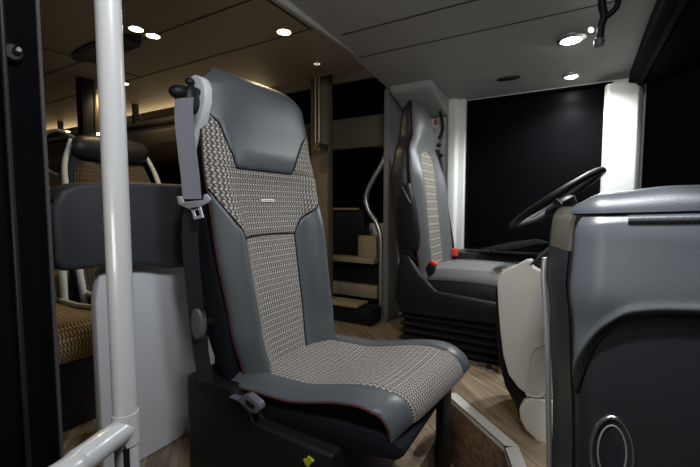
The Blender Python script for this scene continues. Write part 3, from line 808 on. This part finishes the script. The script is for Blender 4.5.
for s_ in (-1, 1): obj('stalk', tube([wc-n2*.08+ey2*s_*.04, wc-n2*.07+ey2*s_*.15-ex*.02, wc-n2*.065+ey2*s_*.17-ex*.03], [.006, .006, .009], n=10), BLACKP, sw)

# driver side ledge under the window
sl = thing('side_console', 'black driver side ledge with switches below the side window', 'console', (-.1, 2.38, z(-.5)))
obj('console_body', prism([(-.62, 2.32, FZ+.001), (-.62, 2.32, z(-.33)), (-.62, 2.36, z(-.28)), (-.62, 2.478, z(-.27)), (-.62, 2.478, FZ+.001)], (1.20, 0, 0)), SOFTB2, sl, bevel=.008)
m = MB()
for i in range(4): box(-.20+i*.045, -.17+i*.045, 2.375, 2.405, z(-.279), z(-.268), m)
obj('switch_row', m, BLACKP, sl, bevel=.002)
obj('mirror_stick', tube([(-.42, 2.42, z(-.28)), (-.42, 2.42, z(-.25)), (-.33, 2.40, z(-.245))], .006, n=8), BLACKP, sl)
# instrument panel ahead of driver
ip = thing('instrument_panel', 'dark curved instrument panel partly hidden behind the steering wheel', 'dashboard', (.3, 2.0, z(-.6)))
obj('panel_body', prism([(.12, 1.60, FZ+.001), (.06, 1.60, z(-.42)), (-.04, 1.60, z(-.27)), (.02, 1.60, z(-.22)), (.16, 1.60, z(-.16)), (.30, 1.60, z(-.10)), (.60, 1.60, z(-.12)), (.60, 1.60, FZ+.001)], (0, .70, 0)), SOFTB2, ip, bevel=.02, seg=3)
obj('panel_hood', prism([(.10, 1.72, z(-.17)), (.10, 1.72, z(-.10)), (.18, 1.72, z(-.04)), (.40, 1.72, z(-.05)), (.45, 1.72, z(-.12))], (0, .5, 0)), BLACKP, ip, bevel=.015, seg=3)
m = MB()
obj('vent_flap', prism([at(478, 250, Y=2.30), at(510, 243, Y=2.30), at(535, 240, Y=2.30), at(548, 243, Y=2.30), at(510, 250, Y=2.30)], (0, .10, 0)), SOFTB2, sl, bevel=.004)

# ================================================================ dashboard (entrance side)
da = thing('dashboard', 'large soft black dashboard with closed lid at the right edge', 'dashboard', (.3, 1.2, 0))
# plan outline of the front-left corner, rearward face to entrance face
def dash_pt(s, off=0):
    """s 0..1 along the plan: far end of rear face -> rounded corner -> along entrance face"""
    R = .050; x0 = .008; y0 = .835
    L1 = .13; La = R*PI/2; L2 = .50; L = L1+La+L2; q = s*L
    if q < L1:
        p = Vector((x0-.045*(1-q/L1), y0+R+(L1-q), 0)); nn = Vector((-1, -.3, 0)).normalized()
    elif q < L1+La:
        a = (q-L1)/R; p = Vector((x0+R-R*math.cos(a), y0+R-R*math.sin(a), 0)); nn = Vector((-math.cos(a), -math.sin(a), 0))
    else:
        u = q-L1-La; p = Vector((x0+R+u, y0-.10*u-.12*u*u*0, 0)); nn = Vector((0.05, -1, 0))
    return p+nn*off
def dash_off(h):
    SMOOTH[0] = True
    r = lerp_tab([(-.95, -.02), (-.5, -.012), (-.24, 0), (-.16, .010), (-.06, .004), (0, -.004)], h); SMOOTH[0] = False
    return r
def lean(h): return Vector((-.01*(h+.2), 0, 0))
def dsk(s, h, off=0):
    p = dash_pt(s, dash_off(h)+off)+lean(h); p.z = z(h); return p
S0 = .13/.709
body_secs = []
NS = 60
def closed_ring(h, off=0):
    r = [dsk(i/NS, h, off) for i in range(NS+1)]
    return r+[Vector((.60, .80, z(h))), Vector((.60, 1.22, z(h))), Vector((.02, 1.22, z(h)))]
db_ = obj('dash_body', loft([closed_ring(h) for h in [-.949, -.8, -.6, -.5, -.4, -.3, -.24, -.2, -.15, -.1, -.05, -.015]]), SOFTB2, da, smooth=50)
# upper pad that overlaps the lower skin
def seam(s):
    return lerp_tab([(.17, -.016), (.5, -.006), (1, .004)], s)
CREASE = [(.0, -.40), (.215, -.37), (.240, -.315), (.262, -.268), (.29, -.225), (.33, -.196), (.39, -.182), (.48, -.173), (.62, -.168), (1, -.165)]
def crease(s):
    SMOOTH[0] = False
    w = [lerp_tab(CREASE, s+k*.004) for k in range(-4, 5)]
    return sum(w)/len(w)
def pad(a, b):
    s = .212+.788*a; hb = crease(s); h = hb+(seam(s)-.001-hb)*b
    k_ = min(1, b/.08); off = .003+.012*math.sin(k_*PI/2)**.7*(min(1, a/.03))+.004*math.exp(-((b-.07)/.05)**2)
    kt = max(0, (b-.93)/.07); off -= .006*kt
    return dsk(s, h, off)
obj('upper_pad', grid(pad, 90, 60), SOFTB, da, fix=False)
obj('crease_gap', tube([dsk(.214+.78*i/90, crease(.214+.78*i/90)-.004, .002) for i in range(91)], .0045, n=8), BLACKP, da)
# lid
def lid(a, b):
    s = .19+.81*a; SMOOTH[0] = True
    H = lerp_tab([(0, .012), (.10, .026), (.3, .036), (.6, .040), (1, .030)], a); SMOOTH[0] = False
    if b < .5:
        t_ = b/.5*PI/2; inn = .035*(1-math.cos(t_)); h0 = seam(s)+.001; h = h0+(H-h0)*math.sin(t_)
        p = dash_pt(s, .014-inn); p.z = z(h)
    else:
        t_ = (b-.5)/.5; p = dash_pt(s, .014-.035); q = Vector((.58, 1.50, 0)) if a > .35 else Vector((.3, 1.5, 0))
        q = Vector((.02+.56*a, 1.22, 0)); p = p.lerp(q, t_); p.z = z(H-.02*t_)
    return p
obj('top_lid', grid(lid, 80, 30), SOFTB, da, fix=False)
obj('lid_gap', tube([dsk(.20+.79*i/60, seam(.20+.79*i/60), .010) for i in range(61)], .0022, n=6), BLACKP, da)
# grab slot in lid
m = MB(); h_ = -.024
pts = []
for i in range(25):
    s = .33+.66*i/24; p = dsk(s, seam(s)-.011, .016); pts.append(p)
hd = obj('lid_handle', tube(pts, .0075, n=12), SOFTB, da)
# side strip on the rearward face
strip = [dsk(.02, h) for h in (-.95, -.02)]
m = grid(lambda a, b: dsk(.0+.17*a, -.949+(.93)*b, .004), 10, 20)
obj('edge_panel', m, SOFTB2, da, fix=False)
m = MB(); 
p0, p1 = at(551.5, 467, X=-.06), at(558, 235, X=-.06)
obj('edge_trim', tube([dsk(.0, h, .010) for h in (-.94, -.6, -.3, -.16, -.12)], .0065, n=12), ALU, da)
obj('top_corner_cap', loft([[dsk(.02+.15*i/8, h, o_) for i in range(9)]+[dsk(.17, h, -.03), dsk(.0, h, -.03)] for h, o_ in ((-.09, .005), (-.03, .008), (-.01, .004), (.0, -.006))]), mat('olive_gloss_plastic', (.05, .045, .035), .25), da)
# oval recess with chrome ring
rc = dsk(.50, -.535, .012)
p = at(614, 466, Y=.80)
rc = Vector((p.x, .0, p.z))
def face_y(x): 
    return .835-.10*(x+.010-.062)
m = MB()
def ringp(a, b, off): return [Vector((rc.x+a*math.cos(q), face_y(rc.x)+off, rc.z+b*math.sin(q))) for q in [2*PI*i/48 for i in range(48)]]
obj('recess_ring', tube(ringp(.033, .070, .008), .0035, closed=True, n=10), CHROME, da)
obj('recess_inner_ring', tube(ringp(.022, .053, .009), .0018, closed=True, n=8), MIDG, da)
obj('recess_plate', loft([ringp(.034, .071, .014), ringp(.034, .071, .008), ringp(.024, .055, .010)]), BLACKP, da)

# cream console between driver and entrance
cc = thing('console_cover', 'cream moulded console cover between the driver seat and dashboard', 'console', (-.08, 1.40, FZ))
CYY = 1.26
def c3(px, py, y_=CYY): return at(px, py, Y=y_)
up = [(497, 283), (499, 275), (506, 270), (516, 266), (525, 261), (531, 260), (533, 263), (529, 265), (535, 269), (545, 273), (553, 279), (560, 290), (560, 398), (545, 399), (530, 397), (518, 388), (508, 374), (503, 355), (500, 330), (498, 305)]
obj('upper_panel', prism([c3(*q) for q in up], (0, .05, 0)), CREAM, cc, bevel=.010, seg=4)
lo_ = [(519, 409), (524, 401), (532, 398), (560, 401), (562, 462), (550, 453), (535, 440), (525, 430), (520, 420)]
obj('lower_panel', prism([c3(a, b, CYY-.002) for a, b in lo_], (0, .05, 0)), CREAM, cc, bevel=.008, seg=3)
edge = [(495, 290), (499, 278), (560, 283), (560, 452), (545, 447), (519, 418), (514, 404), (505, 388), (499, 365), (496, 335)]
obj('rubber_edge', prism([at(a, b, Y=CYY+.025) for a, b in edge], (0, .28, 0)), BLACKP, cc, bevel=.01)
g_ = [(527, 395), (528, 375), (530, 357), (534, 349), (541, 345), (552, 343)]
obj('pocket_lip', tube([c3(a, b, CYY-.001) for a, b in g_], .004, smooth=6, n=10), CREAM, cc)
obj('pocket_lip', tube([c3(527, 395, CYY-.001), c3(540, 397, CYY-.001), c3(547, 390, CYY-.001)], .003, smooth=5, n=8), CREAM, cc)
obj('console_stub', prism([at(a, b, Y=CYY+.06) for a, b in [(533, 262), (548, 250), (556, 235), (560, 226), (566, 230), (562, 300), (545, 300)]], (0, .2, 0)), BLACKP, cc, bevel=.006)
# small floor stud beside the bellows
p = at(489, 369, Z=-.708)
t = thing('floor_stud', 'small black knob on a metal plate on the driver floor', 'knob', p)
obj('plate', box(p.x-.035, p.x+.025, p.y-.015, p.y+.015, p.z-.0015, p.z+.003), ALU, t, bevel=.001)
obj('knob', lathe([(.011, .003), (.012, .010), (.008, .018), (0, .019)], p, (0, 0, 1), 18), BLACKP, t)

# ================================================================ handrails
hp = at(118, 240, X=-.575)
pr = .0168
pole = thing('grab_pole', 'white vertical grab pole with side rail in the left foreground', 'handrail', (hp.x, hp.y, 0))
obj('pole', tube([(hp.x, hp.y, .002), (hp.x, hp.y, z(.74))], pr, n=28), STEELW, pole)
jz = at(124, 428, X=hp.x).z
r1 = at(80, 461, Z=jz-CZ); rd = (r1-Vector((hp.x, hp.y, jz)))
rl = obj('side_rail', tube([(hp.x, hp.y, jz), Vector((hp.x, hp.y, jz))+rd*.5, r1, Vector((hp.x, hp.y, jz))+rd*2.2+Vector((-.01, 0, 0)), (r1.x+.06, -.375, jz-.008)], .0185, n=24, smooth=6), STEELW, pole)
obj('rail_collar', tube([(hp.x, hp.y, jz-.024), (hp.x, hp.y, jz+.024)], pr+.0018, n=28), STEELW, pole)
obj('pole_gusset', prism([(hp.x+.004, hp.y-.012, jz-.02), (hp.x+.004, hp.y-.012, jz-.09), (hp.x+.004, hp.y+.0, jz-.09), (hp.x+.004, hp.y-.0, jz-.02)], (.012, 0, 0)), BLACKP, pole, smooth=0)
# curved grab rail behind
GY = 2.18
gr = thing('curved_handrail', 'slim curved metal handrail at the partition behind driver seat', 'handrail', (at(381, 330, Y=GY).x, GY, FZ))
pts = [at(a, b, Y=GY) for a, b in [(388, 148), (383, 162), (374, 178), (368, 190), (366, 200), (369, 211), (376, 222), (380, 234), (381, 250), (381, 290), (381, 335)]]
q = pts[-1].copy(); q.z = FZ+.002; pts.append(q)
obj('rail', tube(pts, .0165, smooth=6, n=18), ALU, gr)
obj('foot', lathe([(.030, .001), (.030, .006), (.018, .01)], (q.x, q.y, FZ), (0, 0, 1), 20), ALU, gr)

# ================================================================ partition with padded top, left
PX = -1.02
pt = thing('partition_panel', 'white partition with charcoal padded top behind the crew seat', 'partition', (PX, .66, FZ))
yl, yr = at(97, 320, X=PX).y, .93
obj('panel', prism([(PX, yl-.0, FZ+.001), (PX, yr, FZ+.001), (PX, yr, z(-.12)), (PX, yl+.05, z(-.12)), (PX, yl+.012, z(-.17)), (PX, yl, z(-.24))], (-.03, 0, 0)), WHITEP, pt, bevel=.005, seg=3)
py0 = at(52, 210, X=PX+.04).y
padp = [(py0+.012, -.145), (py0, -.12), (py0+.0, .0), (py0+.02, .04), (py0+.06, .055), (py0+.14, .062), (yr, .068), (yr, -.18), (yl+.32, -.185), (yl+.18, -.175), (yl+.10, -.155), (yl+.02, -.148)]
obj('padded_top', prism([(PX-.045, y_, z(h)) for y_, h in padp], (.085, 0, 0)), PAD, pt, bevel=.014, seg=4)
obj('end_cap', prism([(PX-.04, py0-.008, z(-.14)), (PX-.04, py0+.010, z(-.14)), (PX-.04, py0+.010, z(.02)), (PX-.04, py0-.004, z(.0))], (.075, 0, 0)), BLACKP, pt, bevel=.006)

# ================================================================ coach seats in the cabin
def coach_seat(label):
    r = thing('coach_seat', label, 'seat', (0, 0, 0), 'coach seats in the cabin')
    # local: seat faces +x, floor at 0
    def sec(v):
        w_ = lerp_tab([(0, .215), (.5, .22), (.8, .19), (1, .15)], v); x = -.05-.16*v; zz = .24+.66*v
        return w_, x, zz
    ss = []
    for j in range(13):
        v = j/12; w_, x, zz = sec(v); th = .09*(1 if v < .85 else .75)
        ss.append([Vector((x-th/2+th/2*abs(math.cos(q))**.6*(1 if math.cos(q) > 0 else -1), w_*abs(math.sin(q))**.5*(1 if math.sin(q) > 0 else -1), zz)) for q in [2*PI*k/28 for k in range(28)]])
    bk_ = obj('backrest', loft(ss), PAD, r)
    def ff(a, b):
        v = .9*b; w_, x, zz = sec(v); t = -1+2*a; return Vector((x+.008+.03*(1-abs(t)**4)+.02*math.exp(-((abs(t)-.8)/.2)**2), t*w_*.92, zz))
    obj('back_fabric', grid(ff, 20, 24, uvf=lambda a, b: (a*.42, b*.6)), FAB_G_SHADE, bk_, fix=False)
    # side frames in light grey, and grab handle
    for s in (-1, 1):
        obj('side_frame', tube([Vector((-.03, s*.215, .22)), Vector((-.07, s*.225, .5)), Vector((-.16, s*.21, .78)), Vector((-.205, s*.16, .93))], [.014, .013, .012, .009], smooth=5, n=10), GREYP, bk_)
    hr = []
    for j in range(11):
        f = PI*(j+.5)/11; hr.append([Vector((-.165-.04*math.cos(2*PI*k/20)*math.sin(f)**.4-.01, .165*-math.cos(f)/math.cos(PI/22), .90+.062*math.sin(2*PI*k/20)*math.sin(f)**.4)) for k in range(20)])
    obj('headrest', loft(hr), LEATHER_D, r)
    obj('grab_handle', tube([Vector((-.24, -.15, .75)), Vector((-.25, -.24, .80)), Vector((-.245, -.25, .92)), Vector((-.235, -.20, .965)), Vector((-.23, -.13, .94))], .009, smooth=6, n=10), MIDG, r)
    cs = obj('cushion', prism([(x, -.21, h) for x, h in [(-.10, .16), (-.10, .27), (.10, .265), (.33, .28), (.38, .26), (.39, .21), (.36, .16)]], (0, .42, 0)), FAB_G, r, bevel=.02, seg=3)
    for p_ in cs.data.polygons:
        for li in p_.loop_indices:
            v = cs.data.vertices[cs.data.loops[li].vertex_index].co; cs.data.uv_layers[0].data[li].uv = (v.y, v.x+v.z)
    for s in (-1, 1): obj('cushion_edge', tube([Vector((-.08, s*.205, .275)), Vector((.10, s*.207, .272)), Vector((.33, s*.205, .287)), Vector((.385, s*.20, .255))], .010, smooth=5, n=8), GREYP, cs)
    obj('seat_base', prism([(-.06, -.19, -.073), (.30, -.19, -.073), (.35, -.19, .158), (-.06, -.19, .158)], (0, .38, 0)), BLACKP, r, bevel=.006)
    obj('belt', prism([(-.02, -.235, .10), (.0, -.235, .10), (-.18, -.235, .72), (-.22, -.235, .72)], (0, .008, 0)), BLACKP, r)
    return r
fz = FZ+.075
cs0 = coach_seat('patterned coach seat with dark rolled headrest just right of the grab pole')
spots = [(-1.72, 1.03, cs0['label']),
         (-1.66, .50, 'patterned coach seat glimpsed low between door post and white partition'),
         (-2.62, 1.06, 'coach seat in the second row, partly seen left of the pole'),
         (-2.62, .50, 'coach seat in the second row beside the right wall'),
         (-3.55, 1.06, 'coach seat in the third row on the aisle'),
         ]
for i, (x, y, lb_) in enumerate(spots):
    o = cs0 if i == 0 else copy_tree(cs0)
    o.location = (x, y, fz); o['label'] = lb_
    if i == 1: o.location = (x, y, fz)

# ================================================================ stepped cabinet seen behind the crew seat
cb_ = thing('stepped_cabinet', 'dark cabinet with beige lit shelf edges right of the crew seat', 'cabinet', (-1.35, 2.1, FZ))
CYb = 2.27
def k3(px, py, y_=CYb): return at(px, py, Y=y_)
x0c = -1.98; x1c = -1.11
lsz = at(350, 307, Y=1.99).z
def kz(py, px=360): return k3(px, py).z
obj('cabinet_body', box(x0c, x1c, CYb+.05, 2.48, FZ+.001, kz(262)), BLACKP, cb_, bevel=.004)
obj('shelf', box(x0c, x1c, CYb-.05, CYb+.05, kz(262), kz(257)), BEIGE, cb_, bevel=.003)
obj('board', box(x0c, x1c, CYb+.0, CYb+.05, kz(297), kz(285)), BEIGE, cb_, bevel=.003)
obj('shelf', box(-1.78, -1.10, 1.975, 2.13, lsz+.001, lsz+.014), BEIGE, cb_, bevel=.003)
obj('lower_step', box(-1.78, -1.006, 1.99, 2.13, FZ+.001, lsz), BLACKP, cb_, bevel=.01)
obj('upper_box', box(x0c+.05, x1c-.14, 2.35, 2.44, kz(262), kz(228)+.12), BLACKP, cb_, bevel=.01)
obj('upper_lid', box(x0c+.14, x1c-.18, 2.33, 2.37, kz(228)+.12, kz(228)+.135), BEIGE, cb_, bevel=.003)
obj('end_board', box(x1c-.16, x1c-.02, 2.30, 2.34, kz(262), kz(236)), BEIGE, cb_, bevel=.003)
# slim rods by the window post
t = thing('curtain_rod', 'slim warm metal rods standing beside the beige window post', 'rod', (at(317, 110, Y=1.9).x, 1.9, z(.3)))
for px in (315.5, 319): obj('rod', tube([(at(px, 80, Y=1.9).x, 1.9, z(RZ)), at(px, 150, Y=1.9)], .006, n=10), BRASS, t)
obj('rod_clip', box(at(317, 146, Y=1.9).x-.02, at(317, 146, Y=1.9).x+.02, 1.89, 1.995, at(317, 148, Y=1.9).z, at(317, 143, Y=1.9).z), BRASS, t, smooth=0)
